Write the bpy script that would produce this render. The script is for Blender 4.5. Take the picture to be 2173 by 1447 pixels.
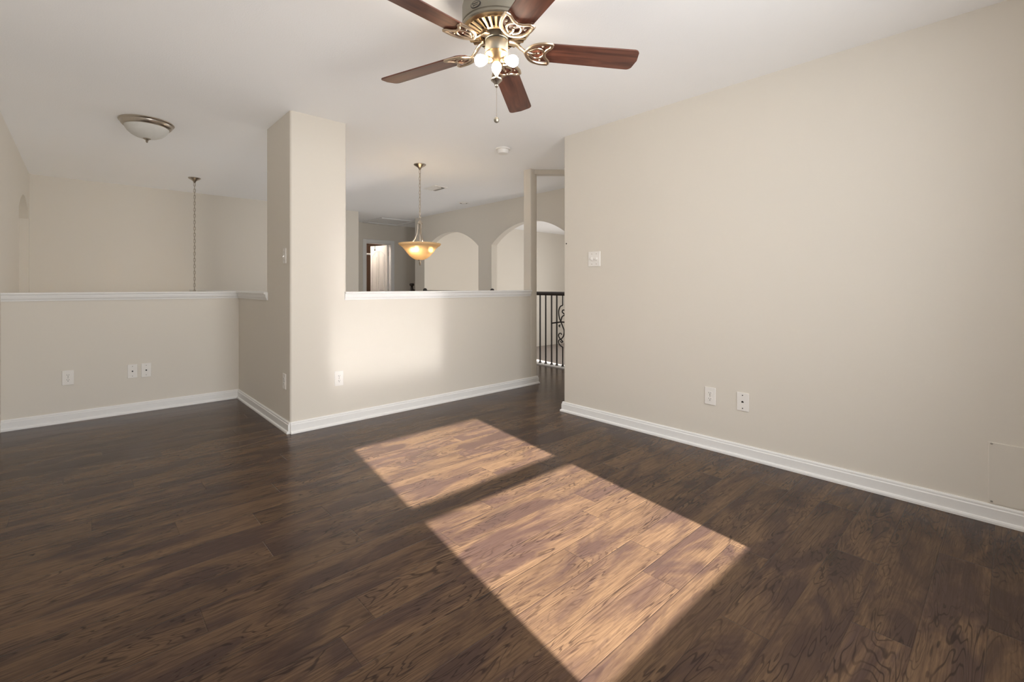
import bpy, bmesh, math, random
from mathutils import Vector, Matrix, Euler

for o in list(bpy.data.objects):
    bpy.data.objects.remove(o)
S = bpy.context.scene
C = S.collection
PI = math.pi
R = math.radians

# ------------------------------------------------------------------ camera
EYE = 1.113
cam_d = bpy.data.cameras.new('camera')
cam = bpy.data.objects.new('camera', cam_d)
C.objects.link(cam)
cam_d.sensor_fit = 'HORIZONTAL'
cam_d.sensor_width = 36.0
cam_d.lens = 985.65 / 2173 * 36.0
cam_d.shift_y = (607.08 - 723.5) / 2173
cam_d.clip_start = 0.02
cam.location = (0, 0, EYE)
cam.rotation_euler = (R(90), 0, R(-42.847))
S.camera = cam

# ------------------------------------------------------------------ view and sampling look
S.view_settings.view_transform = 'Standard'
S.view_settings.look = 'None'
S.view_settings.gamma = 1.0
S.view_settings.exposure = 0.06
S.view_settings.use_curve_mapping = False
S.cycles.use_denoising = True
S.cycles.max_bounces = 11
S.cycles.diffuse_bounces = 8
S.cycles.glossy_bounces = 6
S.cycles.transmission_bounces = 8
S.cycles.transparent_max_bounces = 12
S.cycles.caustics_reflective = True
S.cycles.caustics_refractive = False
S.cycles.blur_glossy = 0.0
S.cycles.sample_clamp_indirect = 0.0

# ------------------------------------------------------------------ sky, sun and daylight at the windows
W = bpy.data.worlds.new('sky')
S.world = W
W.use_nodes = True
wn = W.node_tree.nodes
wl = W.node_tree.links
bg = wn['Background']
sky = wn.new('ShaderNodeTexSky')
sky.sky_type = 'NISHITA'
sky.sun_disc = False
sky.sun_elevation = R(28.5)
sky.sun_rotation = R(188)
wl.new(sky.outputs[0], bg.inputs[0])
bg.inputs[1].default_value = 0.12
# even ambient fill added to brighten the rooms: the renderer's own fast indirect-light approximation
S.cycles.use_fast_gi = True
S.cycles.fast_gi_method = 'ADD'
W.light_settings.ao_factor = 0.265
W.light_settings.distance = 2.5

SUN_DIR = Vector((0.150, 1.0, -0.550)).normalized()
sun_d = bpy.data.lights.new('sun', 'SUN')
sun_d.energy = 40.0
sun_d.angle = R(0.6)
sun_d.color = (1.0, 0.985, 0.96)
sun = bpy.data.objects.new('sun', sun_d)
C.objects.link(sun)
sun.rotation_euler = SUN_DIR.to_track_quat('-Z', 'Y').to_euler()
sun.location = (0, -6, 6)


def daylight(name, loc, aim, w, h, power, col, spread=180):
    d = bpy.data.lights.new(name, 'AREA')
    d.shape = 'RECTANGLE'
    d.size = w
    d.size_y = h
    d.energy = power
    d.spread = R(spread)
    d.color = col
    o = bpy.data.objects.new(name, d)
    C.objects.link(o)
    o.location = loc
    o.rotation_euler = Vector(aim).to_track_quat('-Z', 'Z').to_euler()
    return o


daylight('window_daylight', (1.315, -0.816, 1.50), (0, 1, 0.0), 1.07, 1.28, 43.0, (0.97, 0.985, 1.0), 134)
daylight('stair_window_daylight', (6.1, 2.50, 1.05), (0, 1, 0), 1.6, 1.5, 25.0, (0.99, 0.985, 0.97))
daylight('stair_side_daylight', (10.48, 5.6, 1.15), (-1, 0, 0), 1.9, 1.6, 60.0, (0.99, 0.985, 0.97))


# ------------------------------------------------------------------ materials
def new_mat(name):
    m = bpy.data.materials.new(name)
    m.use_nodes = True
    nt = m.node_tree
    b = nt.nodes['Principled BSDF']
    return m, nt, b


def N(nt, t, **kw):
    n = nt.nodes.new(t)
    for k, v in kw.items():
        setattr(n, k, v)
    return n


def math_n(nt, op, a, b=None, c=None, clamp=False):
    n = nt.nodes.new('ShaderNodeMath')
    n.operation = op
    n.use_clamp = clamp
    for i, v in enumerate((a, b, c)):
        if v is None:
            continue
        if isinstance(v, (int, float)):
            n.inputs[i].default_value = v
        else:
            nt.links.new(v, n.inputs[i])
    return n.outputs[0]


def mix_c(nt, f, a, b, blend='MIX'):
    n = nt.nodes.new('ShaderNodeMix')
    n.data_type = 'RGBA'
    n.blend_type = blend
    for i, v in ((0, f), (6, a), (7, b)):
        if isinstance(v, (int, float)):
            n.inputs[i].default_value = v
        elif isinstance(v, tuple):
            n.inputs[i].default_value = v + (1.0,) if len(v) == 3 else v
        else:
            nt.links.new(v, n.inputs[i])
    return n.outputs[2]


def paint(name, col, rough=0.6, bump=0.06, scale=220.0, mottled=0.03):
    m, nt, b = new_mat(name)
    tc = N(nt, 'ShaderNodeTexCoord')
    n1 = N(nt, 'ShaderNodeTexNoise')
    n1.inputs['Scale'].default_value = 1.7
    n1.inputs['Detail'].default_value = 3.0
    nt.links.new(tc.outputs['Object'], n1.inputs['Vector'])
    dark = tuple(c * (1 - mottled) for c in col)
    lite = tuple(min(1, c * (1 + mottled)) for c in col)
    nt.links.new(mix_c(nt, n1.outputs['Fac'], dark, lite), b.inputs['Base Color'])
    b.inputs['Roughness'].default_value = rough
    b.inputs['Specular IOR Level'].default_value = 0.3
    n2 = N(nt, 'ShaderNodeTexNoise')
    n2.inputs['Scale'].default_value = scale
    n2.inputs['Detail'].default_value = 2.0
    nt.links.new(tc.outputs['Object'], n2.inputs['Vector'])
    bp = N(nt, 'ShaderNodeBump')
    bp.inputs['Strength'].default_value = bump
    bp.inputs['Distance'].default_value = 0.002
    nt.links.new(n2.outputs['Fac'], bp.inputs['Height'])
    nt.links.new(bp.outputs['Normal'], b.inputs['Normal'])
    return m


def plain(name, col, rough=0.5, metal=0.0, spec=0.5, noise=0.05, nscale=30.0, coat=0.0):
    m, nt, b = new_mat(name)
    tc = N(nt, 'ShaderNodeTexCoord')
    n1 = N(nt, 'ShaderNodeTexNoise')
    n1.inputs['Scale'].default_value = nscale
    nt.links.new(tc.outputs['Object'], n1.inputs['Vector'])
    nt.links.new(mix_c(nt, n1.outputs['Fac'], tuple(c * (1 - noise) for c in col), tuple(min(1, c * (1 + noise)) for c in col)), b.inputs['Base Color'])
    r = math_n(nt, 'MULTIPLY_ADD', n1.outputs['Fac'], 0.1, rough - 0.05)
    nt.links.new(r, b.inputs['Roughness'])
    b.inputs['Metallic'].default_value = metal
    b.inputs['Specular IOR Level'].default_value = spec
    b.inputs['Coat Weight'].default_value = coat
    return m


def emitter(name, col, strength):
    m, nt, b = new_mat(name)
    b.inputs['Base Color'].default_value = (0.9, 0.88, 0.82, 1)
    b.inputs['Emission Color'].default_value = col + (1,)
    b.inputs['Emission Strength'].default_value = strength
    return m


def wood_floor():
    m, nt, b = new_mat('dark_hickory_planks')
    L = nt.links
    tc = N(nt, 'ShaderNodeTexCoord')
    sp = N(nt, 'ShaderNodeSeparateXYZ')
    L.new(tc.outputs['Object'], sp.inputs[0])
    x, y = sp.outputs[0], sp.outputs[1]
    PW, PL, Y0 = 0.155, 1.22, 1.295
    ry = math_n(nt, 'MULTIPLY_ADD', y, 1 / PW, -Y0 / PW)
    row = math_n(nt, 'FLOOR', ry)
    fy = math_n(nt, 'SUBTRACT', ry, row)
    off = math_n(nt, 'MULTIPLY', math_n(nt, 'FRACT', math_n(nt, 'MULTIPLY_ADD', row, 0.3819, 30.21)), PL)
    known = {-1: 1.50, -3: 1.608, 4: 0.907, 5: 0.582, 3: 0.30, 0: 0.602, 7: 0.616, 6: 0.89}
    for rw, xe in known.items():
        base = ((rw * 0.3819 + 30.21) % 1.0) * PL
        delta = (xe - base) % PL
        hit = math_n(nt, 'COMPARE', row, float(rw), 0.3)
        off = math_n(nt, 'MULTIPLY_ADD', hit, delta, off)
    rx = math_n(nt, 'DIVIDE', math_n(nt, 'SUBTRACT', x, off), PL)
    colm = math_n(nt, 'FLOOR', rx)
    fx = math_n(nt, 'SUBTRACT', rx, colm)
    cid = N(nt, 'ShaderNodeCombineXYZ')
    L.new(row, cid.inputs[0])
    L.new(colm, cid.inputs[1])
    wnz = N(nt, 'ShaderNodeTexWhiteNoise', noise_dimensions='3D')
    L.new(cid.outputs[0], wnz.inputs['Vector'])
    rnd = wnz.outputs['Value']
    rsp = N(nt, 'ShaderNodeSeparateColor')
    L.new(wnz.outputs['Color'], rsp.inputs[0])
    # each plank has its own slice of wood
    gx = math_n(nt, 'MULTIPLY_ADD', rsp.outputs[0], 37.0, x)
    gy = math_n(nt, 'MULTIPLY_ADD', rsp.outputs[1], 23.0, y)

    def vec(sx, sy, z=0.0):
        c = N(nt, 'ShaderNodeCombineXYZ')
        L.new(math_n(nt, 'MULTIPLY', gx, sx), c.inputs[0])
        L.new(math_n(nt, 'MULTIPLY', gy, sy), c.inputs[1])
        L.new(math_n(nt, 'MULTIPLY_ADD', rsp.outputs[2], 11.0, z), c.inputs[2])
        return c.outputs[0]

    def noise(v, scale, detail=3.0, rough=0.55, dist=0.0):
        n = N(nt, 'ShaderNodeTexNoise')
        n.inputs['Scale'].default_value = scale
        n.inputs['Detail'].default_value = detail
        n.inputs['Roughness'].default_value = rough
        n.inputs['Distortion'].default_value = dist
        L.new(v, n.inputs['Vector'])
        return n.outputs['Fac']

    def ramp(f, stops):
        n = N(nt, 'ShaderNodeValToRGB')
        while len(n.color_ramp.elements) < len(stops):
            n.color_ramp.elements.new(0.5)
        for e, (p, c) in zip(n.color_ramp.elements, stops):
            e.position = p
            e.color = (c, c, c, 1) if isinstance(c, (int, float)) else c + (1,)
        L.new(f, n.inputs[0])
        return n.outputs[0]

    figure = noise(vec(1.4, 9.5), 1.0, 3.2, 0.54, 0.55)
    rings = math_n(nt, 'SINE', math_n(nt, 'MULTIPLY', figure, 120.0))
    ringline = ramp(math_n(nt, 'MULTIPLY_ADD', rings, 0.5, 0.5), [(0.0, 1.0), (0.06, 0.8), (0.17, 0.14), (0.36, 0.0)])
    patch = ramp(noise(vec(2.0, 7.0, 3.0), 1.0, 4.0, 0.62, 0.8), [(0.42, 0.0), (0.58, 1.0)])
    lines_on = ramp(noise(vec(2.5, 8.0, 6.0), 1.0, 2.0, 0.5, 0.0), [(0.40, 0.15), (0.62, 1.0)])
    fibre = noise(vec(5.0, 140.0, 1.0), 1.0, 4.0, 0.65, 0.1)
    pores = ramp(noise(vec(16.0, 260.0, 4.0), 1.0, 3.0, 0.6, 0.0), [(0.30, 1.0), (0.44, 0.0)])
    blot = ramp(noise(vec(2.2, 4.5, 9.0), 1.0, 2.0, 0.5, 0.6), [(0.66, 0.0), (0.80, 1.0)])
    vor = N(nt, 'ShaderNodeTexVoronoi')
    vor.inputs['Scale'].default_value = 1.0
    L.new(vec(1.1, 3.0, 2.0), vor.inputs['Vector'])
    knot = ramp(vor.outputs['Distance'], [(0.0, 1.0), (0.05, 0.9), (0.11, 0.0)])

    gold = (0.128, 0.077, 0.043)
    mauve = (0.059, 0.0355, 0.028)
    c1 = mix_c(nt, patch, gold, mauve)
    tone = ramp(rnd, [(0.0, 0.82), (0.5, 0.98), (1.0, 1.15)])
    c1 = mix_c(nt, 1.0, c1, tone, 'MULTIPLY')
    c1 = mix_c(nt, math_n(nt, 'MULTIPLY_ADD', fibre, -1.9, 1.25, clamp=True), c1, (0.042, 0.023, 0.016))
    c1 = mix_c(nt, math_n(nt, 'MULTIPLY', math_n(nt, 'MULTIPLY', ringline, lines_on), 0.8), c1, (0.020, 0.0115, 0.009))
    c1 = mix_c(nt, math_n(nt, 'MULTIPLY', pores, 0.35), c1, (0.03, 0.016, 0.011))
    c1 = mix_c(nt, math_n(nt, 'MULTIPLY', blot, 0.55), c1, (0.032, 0.022, 0.019))
    c1 = mix_c(nt, math_n(nt, 'MULTIPLY', knot, 0.75), c1, (0.018, 0.010, 0.008))
    # seams
    ey = math_n(nt, 'MULTIPLY', math_n(nt, 'MINIMUM', fy, math_n(nt, 'SUBTRACT', 1.0, fy)), PW)
    ex = math_n(nt, 'MULTIPLY', math_n(nt, 'MINIMUM', fx, math_n(nt, 'SUBTRACT', 1.0, fx)), PL)
    e = math_n(nt, 'MINIMUM', ex, ey)
    edge = ramp(math_n(nt, 'MULTIPLY', e, 100.0), [(0.0, 0.0), (0.10, 0.12), (0.28, 1.0)])
    seam = ramp(math_n(nt, 'MULTIPLY', e, 100.0), [(0.0, 1.0), (0.09, 1.0), (0.14, 0.0)])
    c1 = mix_c(nt, math_n(nt, 'MULTIPLY', seam, 0.35), c1, (0.02, 0.013, 0.01))
    L.new(c1, b.inputs['Base Color'])
    rr = math_n(nt, 'MULTIPLY_ADD', fibre, 0.10, 0.17)
    L.new(rr, b.inputs['Roughness'])
    b.inputs['Specular IOR Level'].default_value = 0.15
    # relief: bevelled plank edges, grain and hand scraping
    scrape = noise(vec(7.0, 16.0, 5.0), 1.0, 2.0, 0.5, 0.2)
    h = math_n(nt, 'MULTIPLY', edge, 0.9)
    h = math_n(nt, 'MULTIPLY_ADD', scrape, 0.55, h)
    h = math_n(nt, 'MULTIPLY_ADD', fibre, 0.16, h)
    h = math_n(nt, 'MULTIPLY_ADD', math_n(nt, 'MULTIPLY', ringline, lines_on), -0.14, h)
    bp = N(nt, 'ShaderNodeBump')
    bp.inputs['Strength'].default_value = 0.5
    bp.inputs['Distance'].default_value = 0.0016
    L.new(h, bp.inputs['Height'])
    L.new(bp.outputs['Normal'], b.inputs['Normal'])
    return m


def blade_wood():
    m, nt, b = new_mat('mahogany_blade')
    L = nt.links
    tc = N(nt, 'ShaderNodeTexCoord')
    oi = N(nt, 'ShaderNodeObjectInfo')
    mp = N(nt, 'ShaderNodeMapping')
    mp.inputs['Scale'].default_value = (4.0, 34.0, 10.0)
    L.new(tc.outputs['Object'], mp.inputs['Vector'])
    addv = N(nt, 'ShaderNodeVectorMath', operation='ADD')
    sc = N(nt, 'ShaderNodeVectorMath', operation='SCALE')
    cx = N(nt, 'ShaderNodeCombineXYZ')
    L.new(oi.outputs['Random'], cx.inputs[0])
    L.new(oi.outputs['Random'], cx.inputs[1])
    L.new(cx.outputs[0], sc.inputs[0])
    sc.inputs['Scale'].default_value = 41.0
    L.new(mp.outputs[0], addv.inputs[0])
    L.new(sc.outputs[0], addv.inputs[1])
    n1 = N(nt, 'ShaderNodeTexNoise')
    n1.inputs['Scale'].default_value = 1.0
    n1.inputs['Detail'].default_value = 4.0
    n1.inputs['Distortion'].default_value = 0.9
    L.new(addv.outputs[0], n1.inputs['Vector'])
    r = N(nt, 'ShaderNodeValToRGB')
    r.color_ramp.elements[0].position = 0.3
    r.color_ramp.elements[0].color = (0.060, 0.019, 0.013, 1)
    r.color_ramp.elements[1].position = 0.72
    r.color_ramp.elements[1].color = (0.17, 0.060, 0.036, 1)
    L.new(n1.outputs['Fac'], r.inputs[0])
    L.new(r.outputs[0], b.inputs['Base Color'])
    b.inputs['Roughness'].default_value = 0.34
    b.inputs['Coat Weight'].default_value = 0.3
    b.inputs['Coat Roughness'].default_value = 0.2
    return m


def amber_glass(name, col, trans=0.75, alabaster=0.2, see=0.0):
    m, nt, b = new_mat(name)
    L = nt.links
    nt.nodes.remove(b)
    out = [n for n in nt.nodes if n.type == 'OUTPUT_MATERIAL'][0]
    tc = N(nt, 'ShaderNodeTexCoord')
    n1 = N(nt, 'ShaderNodeTexNoise')
    n1.inputs['Scale'].default_value = 9.0
    n1.inputs['Detail'].default_value = 3.0
    n1.inputs['Distortion'].default_value = 1.5
    L.new(tc.outputs['Object'], n1.inputs['Vector'])
    cc = mix_c(nt, n1.outputs['Fac'], tuple(c * (1 - alabaster) for c in col), tuple(min(1, c * (1 + alabaster * 0.6)) for c in col))
    d = N(nt, 'ShaderNodeBsdfDiffuse')
    t = N(nt, 'ShaderNodeBsdfTranslucent')
    g = N(nt, 'ShaderNodeBsdfGlossy')
    g.inputs['Roughness'].default_value = 0.25
    L.new(cc, d.inputs[0])
    L.new(cc, t.inputs[0])
    m1 = N(nt, 'ShaderNodeMixShader')
    m1.inputs[0].default_value = trans
    L.new(d.outputs[0], m1.inputs[1])
    L.new(t.outputs[0], m1.inputs[2])
    rf = N(nt, 'ShaderNodeBsdfRefraction')
    rf.inputs['IOR'].default_value = 1.0
    rf.inputs['Roughness'].default_value = 0.32
    L.new(cc, rf.inputs[0])
    m0 = N(nt, 'ShaderNodeMixShader')
    m0.inputs[0].default_value = see
    L.new(m1.outputs[0], m0.inputs[1])
    L.new(rf.outputs[0], m0.inputs[2])
    m2 = N(nt, 'ShaderNodeMixShader')
    m2.inputs[0].default_value = 0.05
    L.new(m0.outputs[0], m2.inputs[1])
    L.new(g.outputs[0], m2.inputs[2])
    L.new(m2.outputs[0], out.inputs['Surface'])
    return m


def thin_glass(name, gloss=0.06, tint=(1, 1, 1)):
    m, nt, b = new_mat(name)
    nt.nodes.remove(b)
    out = [n for n in nt.nodes if n.type == 'OUTPUT_MATERIAL'][0]
    t = N(nt, 'ShaderNodeBsdfTransparent')
    t.inputs[0].default_value = tint + (1,)
    g = N(nt, 'ShaderNodeBsdfGlossy')
    g.inputs['Roughness'].default_value = 0.03
    mx = N(nt, 'ShaderNodeMixShader')
    fr = N(nt, 'ShaderNodeFresnel')
    fr.inputs[0].default_value = 1.4
    nt.links.new(math_n(nt, 'ADD', fr.outputs[0], gloss - 0.04), mx.inputs[0])
    nt.links.new(t.outputs[0], mx.inputs[1])
    nt.links.new(g.outputs[0], mx.inputs[2])
    nt.links.new(mx.outputs[0], out.inputs['Surface'])
    return m


def carpet_mat():
    m, nt, b = new_mat('taupe_carpet')
    tc = N(nt, 'ShaderNodeTexCoord')
    n1 = N(nt, 'ShaderNodeTexNoise')
    n1.inputs['Scale'].default_value = 160.0
    nt.links.new(tc.outputs['Object'], n1.inputs['Vector'])
    nt.links.new(mix_c(nt, n1.outputs['Fac'], (0.24, 0.205, 0.18), (0.36, 0.315, 0.28)), b.inputs['Base Color'])
    b.inputs['Roughness'].default_value = 0.95
    bp = N(nt, 'ShaderNodeBump')
    bp.inputs['Strength'].default_value = 0.5
    bp.inputs['Distance'].default_value = 0.006
    nt.links.new(n1.outputs['Fac'], bp.inputs['Height'])
    nt.links.new(bp.outputs['Normal'], b.inputs['Normal'])
    return m


M = {
    'wall': paint('beige_wall_paint', (0.700, 0.658, 0.590), 0.55, 0.05, 260.0, 0.015),
    'ceil': paint('white_ceiling_paint', (0.90, 0.90, 0.90), 0.8, 0.25, 120.0, 0.012),
    'trim': paint('white_trim_enamel', (0.80, 0.795, 0.785), 0.35, 0.02, 60.0, 0.01),
    'door': paint('white_door_enamel', (0.78, 0.765, 0.74), 0.4, 0.02, 60.0, 0.01),
    'closet': paint('brown_closet_paint', (0.15, 0.088, 0.060), 0.7, 0.03, 80.0, 0.08),
    'floor': wood_floor(),
    'carpet': carpet_mat(),
    'plate': plain('white_plastic', (0.80, 0.775, 0.74), 0.35, noise=0.015),
    'slot': plain('dark_slot', (0.03, 0.027, 0.025), 0.5, noise=0.1),
    'screw': plain('cream_screw', (0.45, 0.42, 0.38), 0.35, metal=0.6),
    'black': plain('black_iron', (0.014, 0.011, 0.010), 0.38, noise=0.2),
    'espresso': plain('espresso_wood', (0.017, 0.009, 0.007), 0.3, noise=0.25, coat=0.4),
    'nickel': plain('brushed_nickel', (0.52, 0.47, 0.41), 0.3, metal=1.0, noise=0.06, nscale=120),
    'pewter': plain('antique_pewter', (0.27, 0.250, 0.205), 0.45, metal=0.6, noise=0.05, nscale=60),
    'brass': plain('antique_brass', (0.62, 0.45, 0.26), 0.33, metal=1.0, noise=0.08, nscale=60),
    'iron': plain('brushed_champagne_metal', (0.62, 0.50, 0.38), 0.30, metal=1.0, noise=0.06, nscale=60),
    'vent_dark': plain('vent_slot_shade', (0.045, 0.026, 0.014), 0.7, noise=0.2),  # core surface coloured dark for the shade between the vent ribs
    'blade': blade_wood(),
    'amber': amber_glass('amber_alabaster_glass', (0.66, 0.54, 0.37), 0.5, 0.08, 0.30),
    'alabaster': amber_glass('white_alabaster_glass', (0.80, 0.785, 0.74), 0.25, 0.10),
    'clear': thin_glass('clear_bulb_glass', 0.10),
    'pane': thin_glass('window_pane_glass', 0.05),
    'bulb': emitter('lit_bulb', (1.0, 0.88, 0.72), 110.0),
    'bulb_pendant': emitter('lit_pendant_bulb', (1.0, 0.80, 0.55), 85.0),
    'bulb_hall': emitter('lit_closet_bulb', (1.0, 0.90, 0.78), 260.0),
    'bulb_off': plain('frosted_bulb', (0.8, 0.78, 0.74), 0.3),
}


# ------------------------------------------------------------------ mesh helpers
class MB:
    def __init__(self):
        self.v, self.f, self.mi = [], [], []

    def add(self, verts, faces, mi=0, T=None):
        n = len(self.v)
        for p in verts:
            p = Vector(p)
            self.v.append(T @ p if T is not None else p)
        for f in faces:
            self.f.append([i + n for i in f])
            self.mi.append(mi)
        return self

    def box(self, a, b, mi=0, T=None):
        (x0, y0, z0), (x1, y1, z1) = a, b
        vs = [(x0, y0, z0), (x1, y0, z0), (x1, y1, z0), (x0, y1, z0), (x0, y0, z1), (x1, y0, z1), (x1, y1, z1), (x0, y1, z1)]
        fs = [(0, 3, 2, 1), (4, 5, 6, 7), (0, 1, 5, 4), (1, 2, 6, 5), (2, 3, 7, 6), (3, 0, 4, 7)]
        return self.add(vs, fs, mi, T)

    def prism(self, poly, z0, z1, mi=0, T=None):
        n = len(poly)
        vs = [(p[0], p[1], z0) for p in poly] + [(p[0], p[1], z1) for p in poly]
        fs = [list(range(n))[::-1], list(range(n, 2 * n))]
        for i in range(n):
            j = (i + 1) % n
            fs.append((i, j, n + j, n + i))
        return self.add(vs, fs, mi, T)

    def lathe(self, prof, seg=32, mi=0, T=None, cap0=True, cap1=True):
        vs, fs = [], []
        for r, z in prof:
            for k in range(seg):
                a = 2 * PI * k / seg
                vs.append((r * math.cos(a), r * math.sin(a), z))
        for i in range(len(prof) - 1):
            for k in range(seg):
                k2 = (k + 1) % seg
                fs.append((i * seg + k, i * seg + k2, (i + 1) * seg + k2, (i + 1) * seg + k))
        if cap0:
            fs.append(list(range(seg))[::-1])
        if cap1:
            fs.append([(len(prof) - 1) * seg + k for k in range(seg)])
        return self.add(vs, fs, mi, T)

    def tube(self, pts, r, seg=8, closed=False, mi=0, T=None, flat=1.0):
        pts = [Vector(p) for p in pts]
        n = len(pts)
        rs = r if isinstance(r, (list, tuple)) else [r] * n
        vs, fs = [], []
        up = None
        for i, p in enumerate(pts):
            if closed:
                d = pts[(i + 1) % n] - pts[i - 1]
            else:
                d = pts[min(i + 1, n - 1)] - pts[max(i - 1, 0)]
            d.normalize()
            if up is None:
                up = Vector((0, 0, 1)) if abs(d.z) < 0.9 else Vector((1, 0, 0))
            s = d.cross(up)
            if s.length < 1e-5:
                s = d.orthogonal()
            s.normalize()
            u = s.cross(d).normalized()
            up = u
            for k in range(seg):
                a = 2 * PI * k / seg
                vs.append(p + s * (math.cos(a) * rs[i]) + u * (math.sin(a) * rs[i] * flat))
        m = n if closed else n - 1
        for i in range(m):
            i2 = (i + 1) % n
            for k in range(seg):
                k2 = (k + 1) % seg
                fs.append((i * seg + k, i * seg + k2, i2 * seg + k2, i2 * seg + k))
        if not closed:
            fs.append(list(range(seg))[::-1])
            fs.append([(n - 1) * seg + k for k in range(seg)])
        return self.add(vs, fs, mi, T)

    def ball(self, c, r, seg=16, mi=0, T=None, sz=1.0):
        n = max(6, seg // 2)
        prof = [(r * math.sin(PI * i / n), -r * sz * math.cos(PI * i / n)) for i in range(n + 1)]
        prof[0] = (r * 0.02, -r * sz)
        prof[-1] = (r * 0.02, r * sz)
        t = Matrix.Translation(Vector(c))
        return self.lathe(prof, seg, mi, (T @ t) if T is not None else t)

    def sweep(self, path, prof, mi=0):
        """closed profile (offset to the left of the path, z) swept along a plan polyline with mitred corners"""
        P = [Vector(p) for p in path]
        n, k = len(P), len(prof)
        vs, fs = [], []
        for i in range(n):
            d0 = (P[i] - P[i - 1]).normalized() if i > 0 else None
            d1 = (P[i + 1] - P[i]).normalized() if i < n - 1 else None
            if d0 is None:
                d0 = d1
            if d1 is None:
                d1 = d0
            n0, n1 = Vector((-d0.y, d0.x)), Vector((-d1.y, d1.x))
            mt = n0 + n1
            mt = mt / mt.dot(n0)
            for o, z in prof:
                q = P[i] + mt * o
                vs.append((q.x, q.y, z))
        for i in range(n - 1):
            for j in range(k):
                j2 = (j + 1) % k
                fs.append((i * k + j, i * k + j2, (i + 1) * k + j2, (i + 1) * k + j))
        fs.append(list(range(k))[::-1])
        fs.append([(n - 1) * k + j for j in range(k)])
        return self.add(vs, fs, mi)

    def obj(self, name, mats, parent=None, smooth=False, loc=None, bevel=0.0):
        me = bpy.data.meshes.new(name)
        me.from_pydata([tuple(v) for v in self.v], [], self.f)
        me.update()
        bm = bmesh.new()
        bm.from_mesh(me)
        bmesh.ops.recalc_face_normals(bm, faces=bm.faces)
        bm.to_mesh(me)
        bm.free()
        if not isinstance(mats, (list, tuple)):
            mats = [mats]
        for mt in mats:
            me.materials.append(mt)
        for p, i in zip(me.polygons, self.mi):
            p.material_index = i
        if smooth:
            for p in me.polygons:
                p.use_smooth = True
            me.set_sharp_from_angle(angle=R(38))
        o = bpy.data.objects.new(name, me)
        C.objects.link(o)
        if parent is not None:
            o.parent = parent
        if loc is not None:
            o.location = loc
        if bevel:
            bv = o.modifiers.new('bevel', 'BEVEL')
            bv.width = bevel
            bv.segments = 3
            bv.limit_method = 'ANGLE'
            bv.angle_limit = R(50)
        return o


def rounded(poly, rad, which=None, seg=6):
    """round chosen corners of a plan polygon (bullnose drywall corners)"""
    out = []
    n = len(poly)
    for i, p in enumerate(poly):
        if which is not None and i not in which:
            out.append(tuple(p))
            continue
        p = Vector(p)
        a = (Vector(poly[i - 1]) - p).normalized()
        b = (Vector(poly[(i + 1) % n]) - p).normalized()
        ang = a.angle(b)
        t = rad / math.tan(ang / 2)
        c = p + (a + b).normalized() * (rad / math.sin(ang / 2))
        s, e = p + a * t, p + b * t
        a0 = math.atan2(s.y - c.y, s.x - c.x)
        a1 = math.atan2(e.y - c.y, e.x - c.x)
        da = (a1 - a0 + PI) % (2 * PI) - PI
        for k in range(seg + 1):
            q = a0 + da * k / seg
            out.append((c.x + rad * math.cos(q), c.y + rad * math.sin(q)))
    return out


def rect(x0, y0, x1, y1):
    return [(x0, y0), (x1, y0), (x1, y1), (x0, y1)]


def thing(name, label, cat, loc=(0, 0, 0), rotz=0.0, group=None):
    o = bpy.data.objects.new(name, None)
    o.empty_display_size = 0.1
    C.objects.link(o)
    o.location = loc
    o.rotation_euler = (0, 0, rotz)
    return tag(o, label, cat, group)


def tag(o, label, cat, group=None):
    o['label'] = label
    o['category'] = cat
    if group:
        o['group'] = group
    return o


def struct(o, label=None, cat=None):
    o['kind'] = 'structure'
    if label:
        o['label'] = label
    if cat:
        o['category'] = cat
    return o


def dup_children(src, dst):
    for ch in list(src.children):
        c = ch.copy()
        C.objects.link(c)
        c.parent = dst
        dup_children(ch, c)


# ------------------------------------------------------------------ main dimensions (metres)
CE = 2.44
XL, XR = -0.45, 3.15            # left wall, right wall
YW = -0.75                      # window wall behind the camera
XC, YF = 1.155, 3.705           # column side face, front half wall face
XC2, YC2 = 1.591, 4.295         # column far edges
YL = 5.26                       # left half wall face
YB = 7.92                       # far wall over the stairwell
XA = 4.80                       # wall with the two arches
YA2 = 7.97                      # far end of the arch wall
YD = 9.22                       # end wall of the hall with the closet door
YT = 2.72                       # return of the right wall
TW = 0.115                      # partition thickness
LOW = -2.7                      # lower storey floor
LAND = -0.36                    # stair landing

# ------------------------------------------------------------------ floor and ceiling
fl = MB()
fl.box((XL - 0.25, YW - 0.2, -0.25), (XA + 0.05, YL + TW, 0.0))
fl.box((XC, YL + TW, -0.25), (XA + 0.05, YD + 0.15, 0.0))
fl.box((XA + 0.05, YA2 - 0.1, -0.25), (6.6, YD + 0.15, 0.0))
struct(fl.obj('floor', M['floor']), 'dark hand scraped hickory plank floor with a sunlit patch', 'floor')
struct(MB().box((XL - 0.25, YL, LOW - 0.1), (XC + TW, YB + 0.12, LOW)).obj('floor_lower', M['carpet']), 'carpeted floor at the foot of the stairwell', 'floor')
struct(MB().box((XA + 0.05, YT, LAND - 0.1), (10.5, YB - 0.02, LAND)).obj('floor_landing', M['carpet']), 'taupe carpeted stair landing beyond the iron railing', 'floor')
cm = MB()
cm.box((XL - 0.3, YW - 0.2, CE), (XR + 0.13, YT - 0.13, CE + 0.1))
cm.box((XL - 0.3, YT - 0.13, CE), (10.7, 11.2, CE + 0.1))
struct(cm.obj('ceiling', M['ceil']), 'white textured flat ceiling', 'ceiling')

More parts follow.
